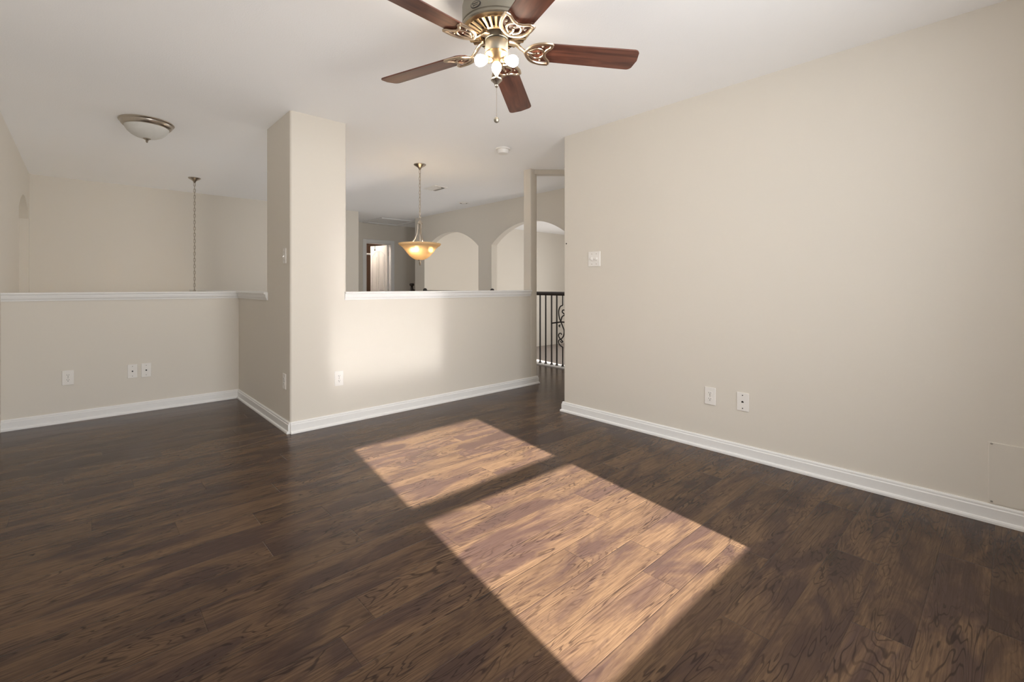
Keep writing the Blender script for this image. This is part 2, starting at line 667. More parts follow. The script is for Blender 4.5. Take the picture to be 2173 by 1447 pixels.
# ------------------------------------------------------------------ walls
# window wall: opening for a pair of sashes
GX0, GX1, GZ0, GZ1, RZ0, RZ1, GY = 0.781, 1.848, 0.862, 2.143, 1.492, 1.568, -0.82
ox0, ox1, oz0, oz1 = GX0 - 0.06, GX1 + 0.06, GZ0 - 0.075, GZ1 + 0.065
w = MB()
w.box((XL - 0.25, YW - 0.15, 0), (ox0, YW, CE))
w.box((ox1, YW - 0.15, 0), (XR + TW, YW, CE))
w.box((ox0, YW - 0.15, 0), (ox1, YW, oz0))
w.box((ox0, YW - 0.15, oz1), (ox1, YW, CE))
struct(w.obj('wall_rear', M['wall']), 'beige wall with the single window, behind the viewer', 'wall')


def window(name, x0, x1, z0, z1, rz0, rz1, gy, ox0, ox1, oz0, oz1):
    root = bpy.data.objects.new(name, None)
    C.objects.link(root)
    struct(root)
    f = MB()
    d = 0.02
    f.box((ox0, gy - d, oz0), (x0, gy + d, oz1))
    f.box((x1, gy - d, oz0), (ox1, gy + d, oz1))
    f.box((x0, gy - d, oz0), (x1, gy + d, z0))
    f.box((x0, gy - d, z1), (x1, gy + d, oz1))
    if rz1 > rz0:
        f.box((x0, gy - d, rz0), (x1, gy + d, rz1))
    f.obj('window_frame', M['trim'], root)
    MB().box((x0, gy - 0.003, z0), (x1, gy + 0.003, rz0)).obj('pane', M['pane'], root)
    if rz1 > rz0:
        MB().box((x0, gy - 0.003, rz1), (x1, gy + 0.003, z1)).obj('pane', M['pane'], root)
    return root


w1 = window('window_1', GX0, GX1, GZ0, GZ1, RZ0, RZ1, GY, ox0, ox1, oz0, oz1)
MB().box((ox0 - 0.05, YW - 0.01, oz0 - 0.03), (ox1 + 0.05, YW + 0.04, oz0)).obj('window_sill', M['trim'], w1)

# left wall with an arched niche over the stairwell
NY0, NY1, NZS, NZC = 6.66, 7.84, 1.90, 2.09


def arch_z(y, c, hw, zs, zc):
    rise = zc - zs
    rad = (hw * hw + rise * rise) / (2 * rise)
    return zs + math.sqrt(max(rad * rad - (y - c) ** 2, 0)) - (rad - rise)


def arch_wall(mb, xa, xb, y0, y1, z0, z1, arches, seg=28):
    """wall slab between x=xa and xb running along y, pierced by arched openings (yc, half width, sill z, spring z, crown z)"""
    cur = y0
    for (c, hw, zb, zs, zc) in arches:
        mb.box((xa, cur, z0), (xb, c - hw, z1))
        if zb > z0:
            mb.box((xa, c - hw, z0), (xb, c + hw, zb))
        for k in range(seg):
            ya = c - hw + 2 * hw * k / seg
            yb = c - hw + 2 * hw * (k + 1) / seg
            za, zb2 = arch_z(ya, c, hw, zs, zc), arch_z(yb, c, hw, zs, zc)
            vs = [(xa, ya, za), (xb, ya, za), (xb, yb, zb2), (xa, yb, zb2), (xa, ya, z1), (xb, ya, z1), (xb, yb, z1), (xa, yb, z1)]
            fs = [(0, 3, 2, 1), (4, 5, 6, 7), (0, 1, 5, 4), (2, 3, 7, 6), (3, 0, 4, 7), (1, 2, 6, 5)]
            if k > 0:
                fs.remove((0, 1, 5, 4))
            if k < seg - 1:
                fs.remove((2, 3, 7, 6))
            mb.add(vs, fs)
        cur = c + hw
    mb.box((xa, cur, z0), (xb, y1, z1))


w = MB()
arch_wall(w, XL - 0.12, XL, YW - 0.15, YB + 0.12, LOW, CE, [((NY0 + NY1) / 2, (NY1 - NY0) / 2, LOW + 0.0001, NZS, NZC)])
w.box((XL - 0.25, YW - 0.15, LOW), (XL - 0.12, YB + 0.12, CE))
struct(w.obj('wall_left', M['wall']), 'beige left wall with a tall arched niche over the stairwell', 'wall')

# right wall, returning towards the stair hall
# openings in the return wall for the stair window
SX0, SX1, SZ0, SZ1 = 5.30, 6.20, 0.30, 1.92
w = MB()
w.prism(rounded([(XR, YW - 0.15), (XR, YT), (4.9, YT), (4.9, YT - 0.12), (XR + 0.12, YT - 0.12), (XR + 0.12, YW - 0.15)], 0.018, {1}), 0, CE)
w.box((4.9, YT - 0.12, LOW), (SX0, YT, CE))
w.box((SX1, YT - 0.12, LOW), (10.7, YT, CE))
w.box((SX0, YT - 0.12, LOW), (SX1, YT, SZ0))
w.box((SX0, YT - 0.12, SZ1), (SX1, YT, CE))
struct(w.obj('wall_right', M['wall'], smooth=True), 'long plain beige wall on the right', 'wall')
window('window_2', SX0 + 0.05, SX1 - 0.05, SZ0 + 0.05, SZ1 - 0.05, SZ1 - 0.05, SZ1 - 0.05, YT - 0.06, SX0, SX1, SZ0, SZ1)

# front wall: full-height column, half wall, slim post
HZ = 1.0
w = MB()
w.prism(rounded(rect(XC, YF, XC2, YC2), 0.018, {0, 1, 2}), HZ, CE)
w.prism(rounded(rect(XC, YF, XC2, YC2), 0.018, {0}), 0, HZ)
struct(w.obj('wall_column', M['wall'], smooth=True), 'full height beige wall block between the two half walls', 'wall')
PX0, PX1 = 3.722, 3.828
w = MB()
w.box((XC2, YF, 0), (PX0, YF + TW, HZ))
w.prism(rounded(rect(PX0, YF, PX1, YF + TW), 0.012, {0, 1, 2, 3}), 0, CE)
struct(w.obj('wall_front', M['wall'], smooth=True), 'front half wall with white ledge and slim post at its right end', 'wall')
# shallow diagonal header from the post to the return wall
d = Vector((0.733, -0.680))
nrm = Vector((0.680, 0.733))
p0 = Vector((3.762, 3.728))
p1 = p0 + d * 1.47
struct(MB().prism([tuple(p0), tuple(p1), tuple(p1 + nrm * 0.1), tuple(p0 + nrm * 0.1)], CE - 0.05, CE).obj('wall_header', M['wall']), 'shallow header beam on the ceiling right of the post', 'beam')
# half walls round the stairwell
w = MB()
w.box((XC, YC2, -0.3), (XC + TW, YL + TW, HZ - 0.005))
w.box((XC, YL + TW, LOW), (XC + TW, YB, HZ - 0.005))
struct(w.obj('wall_side', M['wall']), 'low beige half wall running back from the column', 'wall')
struct(MB().box((XL, YL, LOW), (XC + TW, YL + TW, HZ - 0.005)).obj('wall_nook', M['wall']), 'low beige half wall on the left under a white ledge', 'wall')
# far walls
w = MB()
w.box((XL - 0.25, YB, LOW), (3.62, YB + 0.12, CE))
w.box((3.50, YB + 0.12, -0.25), (3.62, YD + 0.12, CE))
struct(w.obj('wall_back', M['wall']), 'beige far wall over the stairwell', 'wall')
w = MB()
A1 = (6.81, 0.82, LAND - 0.0999, 1.775, 2.075)
A2 = (4.835, 0.82, LAND - 0.0999, 1.772, 2.067)
arch_wall(w, XA, XA + TW, YT, YA2, LAND - 0.1, CE, [A2, A1])
for a_ in (A1, A2):
    w.box((XA + 0.0505, a_[0] - a_[1], LAND - 0.1), (XA + 0.06, a_[0] + a_[1], -0.003))
struct(w.obj('wall_arches', M['wall']), 'hall wall with two arched openings onto the stair', 'wall')
# stair hall
struct(MB().box((XA + TW, YB - 0.02, LAND), (10.7, YA2, CE)).obj('wall_stair', M['wall']), 'pale wall of the stair hall seen through the arches', 'wall')
w = MB()
w.box((10.4, YT, LAND), (10.52, 4.6, CE))
w.box((10.4, 6.6, LAND), (10.52, YB, CE))
w.box((10.4, 4.6, LAND), (10.52, 6.6, 0.3))
w.box((10.4, 4.6, 2.0), (10.52, 6.6, CE))
struct(w.obj('wall_stair_side', M['wall']), 'outer side wall of the stair hall', 'wall')
w3 = bpy.data.objects.new('window_3', None)
C.objects.link(w3)
struct(w3)
m = MB()
for ya, yb, za, zb in ((4.6, 6.6, 0.3, 0.36), (4.6, 6.6, 1.94, 2.0), (4.6, 4.66, 0.36, 1.94), (6.54, 6.6, 0.36, 1.94), (5.57, 5.63, 0.36, 1.94)):
    m.box((10.43, ya, za), (10.47, yb, zb))
m.obj('window_frame', M['trim'], w3)
for ya, yb in ((4.66, 5.57), (5.63, 6.54)):
    MB().box((10.447, ya, 0.36), (10.453, yb, 1.94)).obj('pane', M['pane'], w3)
# hall end wall with closet doorway
DX0, DX1, DZ = 4.375, 4.960, 2.03
w = MB()
w.box((3.62, YD, 0), (DX0, YD + TW, CE))
w.box((DX1, YD, 0), (6.6, YD + TW, CE))
w.box((DX0, YD, DZ), (DX1, YD + TW, CE))
struct(w.obj('wall_hall_end', M['wall']), 'shaded end wall of the hall with a doorway', 'wall')
struct(MB().box((6.5, YA2, 0), (6.6, YD, CE)).obj('wall_hall_side', M['wall']), 'side wall closing the hall branch', 'wall')
# room behind the doorway
w = MB()
w.box((3.9, 10.9, 0), (5.7, 11.0, CE))
w.box((3.8, YD + TW, 0), (3.9, 11.0, CE))
w.box((5.6, YD + TW, 0), (5.7, 11.0, CE))
struct(w.obj('wall_closet', M['closet']), 'brown walls of the closet behind the open door', 'wall')
struct(MB().box((3.8, YD + 0.15, -0.1), (5.7, 11.0, 0)).obj('floor_closet', M['carpet']), 'closet floor', 'floor')

# ------------------------------------------------------------------ baseboards
BB = [(0, 0.086), (0.006, 0.086), (0.010, 0.079), (0.010, 0.070), (0.014, 0.066), (0.014, 0.020), (0.021, 0.017), (0.024, 0.010), (0.024, 0.0), (0, 0)]


def baseboard(name, path, label):
    o = MB().sweep(path, BB).obj(name, M['trim'], smooth=False)
    return struct(o, label, 'baseboard')


baseboard('baseboard_left', [(XL, 4.92), (XL, YW)], 'white baseboard along the left wall')
baseboard('baseboard_nook', [(XC, YL), (XL, YL)], 'white baseboard under the left half wall')
baseboard('baseboard_column', [(XC, YF), (XC, YL)], 'white baseboard on the shaded side of the column')
baseboard('baseboard_front', [(PX1, YF + TW), (PX1, YF), (XC, YF)], 'white baseboard along the front half wall')
baseboard('baseboard_right', [(XR, YW), (XR, YT), (4.7, YT)], 'white baseboard along the right wall')
baseboard('baseboard_rear', [(XL, YW), (XR, YW)], 'white baseboard under the window')

# ------------------------------------------------------------------ ledges on the half walls
LD = [(0.0575, 1.000), (0.0650, 1.000), (0.0665, 1.010), (0.0735, 1.022), (0.0765, 1.040), (0.0765, 1.049), (0.0880, 1.052), (0.0895, 1.060), (0.0870, 1.067)]
ledge_prof = LD + [(-o, z) for o, z in reversed(LD)]
cy_n = YL + TW / 2
cx_s = XC + TW / 2
o = MB().sweep([(XL, cy_n), (cx_s, cy_n), (cx_s, YC2 - 0.02)], [(a, b - 0.006) for a, b in ledge_prof]).obj('trim_1', M['trim'])
struct(o, 'white moulded ledge along the left half wall and its return', 'ledge')
yc = YF + TW / 2
o = MB().sweep([(XC2 - 0.018, yc), (PX0 - 0.004, yc)], ledge_prof).obj('trim_2', M['trim'])
struct(o, 'white moulded ledge on the front half wall', 'ledge')
struct(MB().sweep([(cx_s, cy_n + 0.09), (cx_s, YB)], [(a, b - 0.006) for a, b in ledge_prof]).obj('trim_3', M['trim']), 'white ledge running back to the far wall', 'ledge')
# door casing in the hall
cs = MB()
cs.box((DX0 - 0.07, YD - 0.016, 0), (DX0, YD, DZ + 0.07))
cs.box((DX1, YD - 0.016, 0), (DX1 + 0.07, YD, DZ + 0.07))
cs.box((DX0, YD - 0.016, DZ), (DX1, YD, DZ + 0.07))
cs.box((DX0, YD - 0.004, 0), (DX0 + 0.015, YD + TW, DZ))
cs.box((DX1 - 0.015, YD - 0.004, 0), (DX1, YD + TW, DZ))
cs.box((DX0 + 0.015, YD - 0.004, DZ - 0.015), (DX1 - 0.015, YD + TW, DZ))
struct(cs.obj('trim_4', M['trim'], bevel=0.004), 'white casing round the closet doorway', 'casing')
# light edging strip under the balusters
struct(MB().box((XA - 0.035, A2[0] - A2[1], 0.0), (XA + 0.065, A2[0] + A2[1], 0.018)).obj('trim_5', M['trim']), 'white floor edging under the iron railing', 'edging')
struct(MB().box((XA - 0.035, A1[0] - A1[1], 0.0), (XA + 0.065, A1[0] + A1[1], 0.018)).obj('trim_6', M['trim']), 'white floor edging in the far arch', 'edging')


# ------------------------------------------------------------------ hall door, swung into the closet
def hall_door():
    T_D, W_D, H_D = 0.035, 0.565, 2.0
    root = bpy.data.objects.new('door_1', None)
    C.objects.link(root)
    root.location = (DX1 - 0.018, YD + TW - 0.01, 0.01)
    a = math.atan2(9.875 - (YD + TW - 0.01), 4.828 - (DX1 - 0.018))
    root.rotation_euler = (0, 0, a)
    struct(root, 'white panelled door standing open into the closet', 'door')
    m = MB()
    m.box((0, 0, 0), (W_D, T_D, H_D))
    # raised mouldings of the panels on both faces: a tall pair with arched heads above, a short pair below
    for yy, s in ((T_D, 1), (0, -1)):
        for x0, x1 in ((0.075, 0.262), (0.303, 0.490)):
            for z0, z1, arch in ((0.98, 1.78, True), (0.22, 0.84, False)):
                pts = [(x0, yy, z0), (x1, yy, z0)]
                if arch:
                    for k in range(9):
                        t = k / 8
                        xx = x1 + (x0 - x1) * t
                        lift = 0.10 * (1 - abs((xx - W_D / 2) / (W_D / 2 - 0.075)) ** 2)
                        pts.append((xx, yy, z1 + lift))
                else:
                    pts += [(x1, yy, z1), (x0, yy, z1)]
                m.tube(pts, 0.011, 6, closed=True)
                m.box((x0 + 0.035, min(yy, yy + s * 0.006), z0 + 0.035), (x1 - 0.035, max(yy, yy + s * 0.006), z1 - 0.03))
    m.obj('door_leaf', M['door'], root)
    k = MB()
    Tm = Matrix.Translation((W_D - 0.06, T_D, 0.96)) @ Matrix.Rotation(-PI / 2, 4, 'X')
    k.lathe([(0.03, 0), (0.03, 0.006), (0.01, 0.01), (0.01, 0.035), (0.026, 0.045), (0.028, 0.06), (0.015, 0.07)], 16, 0, Tm)
    k.obj('door_knob', M['nickel'], root, smooth=True)
    h = MB()
    for z in (0.2, 1.0, 1.8):
        h.tube([(0.0, -0.004, z - 0.045), (0.0, -0.004, z + 0.045)], 0.007, 8)
    h.obj('hinges', M['nickel'], root)


hall_door()
hk = thing('door_hook', 'small dark hook hanging over the top of the open closet door', 'hook', (4.868, 9.72, 2.01))
m = MB()
m.tube([(-0.016, 0, 0.0), (-0.022, 0, 0.008), (-0.046, -0.012, 0.008), (-0.05, -0.014, -0.02), (-0.052, -0.014, -0.075)], 0.004, 6)
m.ball((-0.052, -0.014, -0.09), 0.013, 10, sz=1.3)
m.obj('hook', M['black'], hk)
rod = thing('closet_rod', 'white closet rod behind the open door', 'rod', (4.6, 10.05, 1.845))
MB().tube([(-0.7, 0, 0), (0.99, 0, 0)], 0.022, 12).obj('rod', M['trim'], rod, smooth=True)
MB().box((-0.71, -0.05, -0.05), (-0.695, 0.05, 0.05)).obj('rod_socket', M['trim'], rod)
MB().box((0.985, -0.05, -0.05), (1.0, 0.05, 0.05)).obj('rod_socket', M['trim'], rod)
cl = thing('closet_light', 'round lit ceiling light inside the closet', 'ceiling light', (4.15, 9.75, CE))
MB().lathe([(0.09, 0), (0.09, -0.02), (0.06, -0.03)], 24).obj('base', M['plate'], cl, smooth=True)
MB().ball((0, 0, -0.075), 0.055, 20).obj('bulb', M['bulb_hall'], cl, smooth=True)

# ------------------------------------------------------------------ attic hatch
hx0, hx1, hy0, hy1 = 4.25, 5.05, 8.27, 9.10
ah = thing('attic_hatch', 'white attic hatch with raised trim on the ceiling before the closet doorway', 'hatch', (hx0, hy0, CE))
ww, hh = hx1 - hx0, hy1 - hy0
m = MB()
m.box((0, 0, -0.022), (ww, 0.07, 0))
m.box((0, hh - 0.07, -0.022), (ww, hh, 0))
m.box((0, 0.07, -0.022), (0.07, hh - 0.07, 0))
m.box((ww - 0.07, 0.07, -0.022), (ww, hh - 0.07, 0))
m.obj('frame', M['trim'], ah, bevel=0.006)
MB().box((0.07, 0.07, -0.008), (ww - 0.07, hh - 0.07, 0)).obj('panel', M['trim'], ah)


# ------------------------------------------------------------------ iron railings in the arches
def iron_railing(name, label, c, hw, ys, scroll_y=None):
    root = thing(name, label, 'railing', (XA + 0.012, c, 0.018))
    zt = 1.018
    # handrail
    prof = [(-0.03, 0.965), (0.03, 0.965), (0.033, 0.985), (0.027, 1.008), (0.014, 1.018), (-0.014, 1.018), (-0.027, 1.008), (-0.033, 0.985)]
    m = MB()
    m.sweep([(0, -hw + 0.006), (0, hw - 0.006)], prof)
    m.obj('handrail', M['espresso'], root)
    for s in (1,):
        T = Matrix.Translation((0, s * hw, 1.012)) @ Matrix.Rotation(s * PI / 2, 4, 'X')
        MB().lathe([(0.045, 0), (0.045, 0.008), (0.036, 0.016), (0.03, 0.018)], 20, 0, T).obj('rosette', M['black'], root, smooth=True)
    first = None
    for y in ys:
        if scroll_y is not None and abs(y - scroll_y) < 0.02:
            continue
        if first is None:
            b = MB()
            b.box((-0.0075, -0.0075, 0), (0.0075, 0.0075, 0.968))
            b.lathe([(0.021, 0.0), (0.021, 0.006), (0.009, 0.030)], 4, 0, Matrix.Rotation(PI / 4, 4, 'Z'))
            first = b.obj('baluster', M['black'], root, loc=(0, y - c, 0))
        else:
            o = first.copy()
            C.objects.link(o)
            o.parent = root
            o.location = (0, y - c, 0)
    if scroll_y is not None:
        b = MB()
        y0 = scroll_y - c

        def P(px, py):   # panel sketch: across the rail and height
            return (0, y0 + (1194.0 - px) * 0.0089, 1.095 - (py - 607.0) * 0.00640)

        def curve(pts, sub=5):
            q = [Vector(P(*p)) for p in pts]
            out = []
            for i in range(len(q) - 1):
                a, b1, c1, d1 = q[max(i - 1, 0)], q[i], q[i + 1], q[min(i + 2, len(q) - 1)]
                for k in range(sub):
                    t = k / sub
                    out.append(0.5 * ((2 * b1) + (c1 - a) * t + (2 * a - 5 * b1 + 4 * c1 - d1) * t * t + (3 * b1 - a - 3 * c1 + d1) * t ** 3))
            out.append(q[-1])
            return out
        big = [(1194, 648), (1189, 651), (1185.8, 661), (1187.2, 675), (1190.4, 683.6), (1194.4, 694), (1196.8, 702), (1195.7, 712.5), (1191.8, 719), (1186.5, 723), (1185.6, 728), (1188.5, 733.5), (1194, 737)]
        curl1 = [(1198, 658), (1194.5, 658), (1193, 662), (1195.5, 665), (1198, 668), (1193, 672), (1190.6, 680), (1190.4, 683.6)]
        curl2 = [(1192, 711), (1190.5, 708), (1187.5, 708.5), (1185.4, 713), (1187.5, 718), (1191, 722), (1194.2, 725.5), (1191.5, 727), (1189, 725)]
        curl3 = [(1189, 690), (1186.5, 692), (1188.5, 694.5)]
        mir = lambda L_: [(2 * 1198.5 - a, b1) for a, b1 in L_]
        for L_ in (big, curl1, curl2, curl3, mir(big), mir(curl1), mir(curl2), mir(curl3)):
            b.tube(curve(L_), 0.0085, 6)
        b.tube([(0, y0, 0.855 - 0.018), (0, y0, 0.968)], 0.0085, 6)
        b.tube([(0, y0, 0.0), (0, y0, 0.270)], 0.0085, 6)
        b.lathe([(0.021, 0.0), (0.021, 0.006), (0.009, 0.030)], 4, 0, Matrix.Translation((0, y0, 0)) @ Matrix.Rotation(PI / 4, 4, 'Z'))
        y2 = y0 - 0.080
        b.tube([(0, y2, 0.855 - 0.018), (0, y2, 0.968)], 0.0085, 6)
        b.tube([(0, y2, 0.0), (0, y2, 0.270)], 0.0085, 6)
        b.lathe([(0.021, 0.0), (0.021, 0.006), (0.009, 0.030)], 4, 0, Matrix.Translation((0, y2, 0)) @ Matrix.Rotation(PI / 4, 4, 'Z'))
        ya = 4.375 - c
        b.tube([(0, ya, 0.578), (0, y0 + 0.03, 0.605), (0, y0 - 0.11, 0.605), (0, 2 * (y0 - 0.04) - ya, 0.578)], 0.011, 6)
        b.obj('scroll_panel', M['black'], root, smooth=True)
    return root


ys2 = [4.596 + 0.106 * k for k in range(1, 10)] + [4.596, 4.487, 4.375, 4.278]
ys2 = [y for y in ys2 if y < A2[0] + A2[1] - 0.04] + [4.068 - 0.0, ]
iron_railing('stair_railing', 'black iron railing with scrollwork seen through the gap beside the right wall', A2[0], A2[1], sorted(ys2), 4.171)
ys1 = [A1[0] - A1[1] + 0.09 + 0.1067 * k for k in range(14)]
iron_railing('stair_railing', 'black iron railing in the far arch, only its end shows over the ledge', A1[0], A1[1], ys1)

nw = thing('newel_post', 'dark turned newel post standing before the hall end wall', 'newel post', (5.042, 8.5, 0))
MB().lathe([(0.045, 0), (0.045, 0.86), (0.05, 0.88), (0.05, 1.0), (0.058, 1.02), (0.05, 1.035), (0.030, 1.06), (0.024, 1.10), (0.03, 1.115), (0.047, 1.125), (0.05, 1.148), (0.045, 1.168), (0.02, 1.174)], 24).obj('post', M['espresso'], nw, smooth=True)
MB().box((0.04, -0.03, 0.99), (0.8, 0.03, 1.04)).obj('handrail', M['espresso'], nw, bevel=0.01)
MB().box((0.76, -0.035, 0.0), (0.83, 0.035, 1.1)).obj('end_post', M['espresso'], nw, bevel=0.005)
m = MB()
for k in range(6):
    x = 0.14 + k * 0.105
    MB().box((x - 0.0065, -0.0065, 0), (x + 0.0065, 0.0065, 0.99)).obj('baluster', M['black'], nw)


# ------------------------------------------------------------------ wall plates
def slot_box(mb, x, z, w_, h_, y=-0.0085):
    mb.box((x - w_ / 2, y, z - h_ / 2), (x + w_ / 2, y + 0.003, z + h_ / 2))


def wall_plate(name, label, cat, kind, loc, rotz, wd=0.072, ht=0.118, group=None):
    """plate lies in local xz, facing local -y"""
    root = thing(name, label, cat, loc, rotz, group)
    p = MB()
    p.prism([(-wd / 2, 0), (-wd / 2, -0.003), (-wd / 2 + 0.003, -0.006), (wd / 2 - 0.003, -0.006), (wd / 2, -0.003), (wd / 2, 0)], -ht / 2, ht / 2)
    p.obj('plate', M['plate'], root, bevel=0.002)

    def screws(pos):
        for x, z in pos:
            T = Matrix.Translation((x, -0.006, z)) @ Matrix.Rotation(PI / 2, 4, 'X')
            MB().lathe([(0.0038, 0), (0.0034, 0.0012)], 12, 0, T).obj('screw', M['screw'], root)
    if kind == 'duplex':
        for z in (-0.0195, 0.0195):
            q = MB()
            T = Matrix.Translation((0, -0.006, z)) @ Matrix.Rotation(PI / 2, 4, 'X')
            pts = [(0.0165 * math.cos(a), max(-0.0125, min(0.0125, 0.0165 * math.sin(a)))) for a in [2 * PI * k / 24 for k in range(24)]]
            q.prism(pts, 0, 0.0022, 0, T)
            rc = q.obj('receptacle', M['plate'], root)
            sl = MB()
            slot_box(sl, -0.0062, z + 0.0035, 0.0022, 0.0085)
            slot_box(sl, 0.0062, z + 0.0035, 0.0022, 0.0070)
            slot_box(sl, 0.0, z - 0.0070, 0.0048, 0.0048)
            sl.obj('slots', M['slot'], rc)
        screws([(0, 0)])
    elif kind == 'toggle':
        for x in ([0] if wd < 0.1 else [-0.023, 0.023]):
            MB().box((x - 0.005, -0.0075, -0.012), (x + 0.005, -0.006, 0.012)).obj('switch_bezel', M['plate'], root)
            t = MB()
            t.add([(x - 0.004, -0.006, -0.006), (x + 0.004, -0.006, -0.006), (x + 0.004, -0.006, 0.006), (x - 0.004, -0.006, 0.006),
                   (x - 0.0032, -0.019, -0.011), (x + 0.0032, -0.019, -0.011), (x + 0.0032, -0.017, -0.004), (x - 0.0032, -0.017, -0.004)],
                  [(0, 3, 2, 1), (4, 5, 6, 7), (0, 1, 5, 4), (1, 2, 6, 5), (2, 3, 7, 6), (3, 0, 4, 7)])
            t.obj('toggle', M['plate'], root)
            screws([(x, -0.030), (x, 0.030)])
    elif kind == 'dial':
        for x in (-0.023, 0.023):
            T = Matrix.Translation((x, -0.006, 0)) @ Matrix.Rotation(PI / 2, 4, 'X')
            MB().lathe([(0.017, 0), (0.017, 0.002), (0.012, 0.003), (0.011, 0.012), (0.009, 0.013)], 24, 0, T).obj('dimmer_knob', M['plate'], root, smooth=True)
            screws([(x, -0.042), (x, 0.042)])
    elif kind == 'coax':
        T = Matrix.Translation((0, -0.006, 0)) @ Matrix.Rotation(PI / 2, 4, 'X')
        MB().lathe([(0.0065, 0), (0.0065, 0.003), (0.0047, 0.003), (0.0047, 0.011)], 6, 0, T).obj('coax_jack', M['slot'], root)
        screws([(0, -0.042), (0, 0.042)])
    elif kind == 'phone':
        q = MB()
        slot_box(q, 0, -0.001, 0.013, 0.008, -0.008)
        slot_box(q, 0, 0.0045, 0.006, 0.004, -0.008)
        q.obj('phone_jack', M['slot'], root)
        for z in (-0.042, 0.042):
            T = Matrix.Translation((0, -0.006, z)) @ Matrix.Rotation(PI / 2, 4, 'X')
            MB().lathe([(0.0038, 0), (0.0034, 0.0012)], 12, 0, T).obj('screw', M['slot'], root)
    return root


RX = PI / 2 * -1     # faces -x
wall_plate('wall_outlet', 'white duplex outlet alone at the left of the left half wall', 'outlet', 'duplex', (-0.079, YL, 0.364), 0)
wall_plate('coax_plate', 'white jack plate left of its twin on the left half wall', 'jack plate', 'coax', (0.330, YL, 0.366), 0, 0.068, group='jack plates on the left half wall')
wall_plate('coax_plate', 'white jack plate nearest the inner corner on the left half wall', 'jack plate', 'coax', (0.4255, YL, 0.3645), 0, 0.071, 0.122, group='jack plates on the left half wall')
wall_plate('light_switch', 'white toggle light switch high on the shaded column side', 'light switch', 'toggle', (XC, 3.826, 1.347), RX)
wall_plate('wall_outlet', 'white outlet low on the shaded column side below the light switch', 'outlet', 'duplex', (XC, 3.832, 0.377), RX)
wall_plate('wall_outlet', 'white duplex outlet low on the bright column front', 'outlet', 'duplex', (1.527, YF, 0.368), 0)
wall_plate('light_switch', 'square white double switch plate on the right wall', 'light switch', 'dial', (XR, 2.381, 1.340), RX, 0.124, 0.124)
wall_plate('wall_outlet', 'white duplex outlet low on the long right wall', 'outlet', 'duplex', (XR, 1.4045, 0.364), RX, 0.076)
wall_plate('phone_plate', 'white phone jack plate beside the outlet on the right wall', 'jack plate', 'phone', (XR, 1.1915, 0.3625), RX, 0.076)
T = Matrix.Rotation(-PI / 2, 4, 'Y')
na = MB().lathe([(0.006, 0), (0.006, 0.002), (0.003, 0.006)], 10, 0, T).obj('nail', M['slot'], loc=(XR, 2.687, 1.489))
tag(na, 'tiny dark nail near the left edge of the right wall', 'nail')
ap = thing('access_panel', 'flush access panel painted beige low on the right wall near the frame edge', 'access panel', (XR, -0.20, 0.234), RX)
MB().prism([(-0.28, 0), (-0.28, -0.003), (-0.277, -0.005), (0.277, -0.005), (0.28, -0.003), (0.28, 0)], -0.143, 0.143).obj('panel', M['wall'], ap, bevel=0.002)
for z in (-0.135, 0.137):
    T = Matrix.Translation((-0.268, -0.005, z)) @ Matrix.Rotation(PI / 2, 4, 'X')
    MB().lathe([(0.005, 0), (0.004, 0.002)], 12, 0, T).obj('screw', M['screw'], ap)

# ------------------------------------------------------------------ things on the ceiling
sd = thing('smoke_detector', 'round white smoke detector on the ceiling over the front half wall', 'smoke detector', (2.985, 3.345, CE))
MB().lathe([(0.070, 0), (0.070, -0.010), (0.066, -0.013)], 32).obj('base', M['plate'], sd, smooth=True)
MB().lathe([(0.052, -0.013), (0.056, -0.016), (0.055, -0.040), (0.047, -0.050), (0.02, -0.052)], 32).obj('cover', M['plate'], sd, smooth=True)
sd2 = thing('smoke_detector', 'white disc on the ceiling half hidden by the right wall corner', 'smoke detector', (4.045, 3.415, CE))
MB().lathe([(0.06, 0), (0.06, -0.012), (0.05, -0.022), (0.02, -0.026)], 32).obj('base', M['plate'], sd2, smooth=True)

vt = thing('air_vent', 'white louvred air vent on the hall ceiling beside the lit pendant chain', 'air vent', (3.515, 5.31, CE))
m = MB()
m.box((-0.105, -0.14, -0.008), (0.105, -0.118, 0))
m.box((-0.105, 0.118, -0.008), (0.105, 0.14, 0))
m.box((-0.105, -0.118, -0.008), (-0.083, 0.118, 0))
m.box((0.083, -0.118, -0.008), (0.105, 0.118, 0))
m.obj('frame', M['plate'], vt, bevel=0.003)
for k in range(7):
    x = -0.07 + k * 0.0233
    t = R(40) if k < 4 else R(-40)
    T = Matrix.Translation((x, 0, -0.010)) @ Matrix.Rotation(t, 4, 'Y')
    MB().box((-0.013, -0.118, -0.001), (0.013, 0.118, 0.001), 0, T).obj('louver', M['plate'], vt)
MB().box((-0.083, -0.118, -0.0015), (0.083, 0.118, -0.0005)).obj('duct_shade_sheet', M['slot'], vt)  # flat dark sheet, its colour stands in for the shade behind the louvres

cn = thing('recessed_light', 'small recessed downlight on the hall ceiling above the arch wall', 'ceiling light', (4.47, 5.95, CE))
MB().lathe([(0.080, 0), (0.080, -0.004), (0.066, -0.012), (0.058, -0.006), (0.058, 0)], 32, cap0=False, cap1=False).obj('trim_ring', M['plate'], cn, smooth=True)
MB().lathe([(0.058, -0.0045), (0.044, -0.003)], 32, cap0=False, cap1=False).obj('baffle', M['slot'], cn)
MB().lathe([(0.044, -0.0015), (0.034, -0.010), (0.015, -0.014)], 32).obj('bulb', M['bulb_off'], cn, smooth=True)

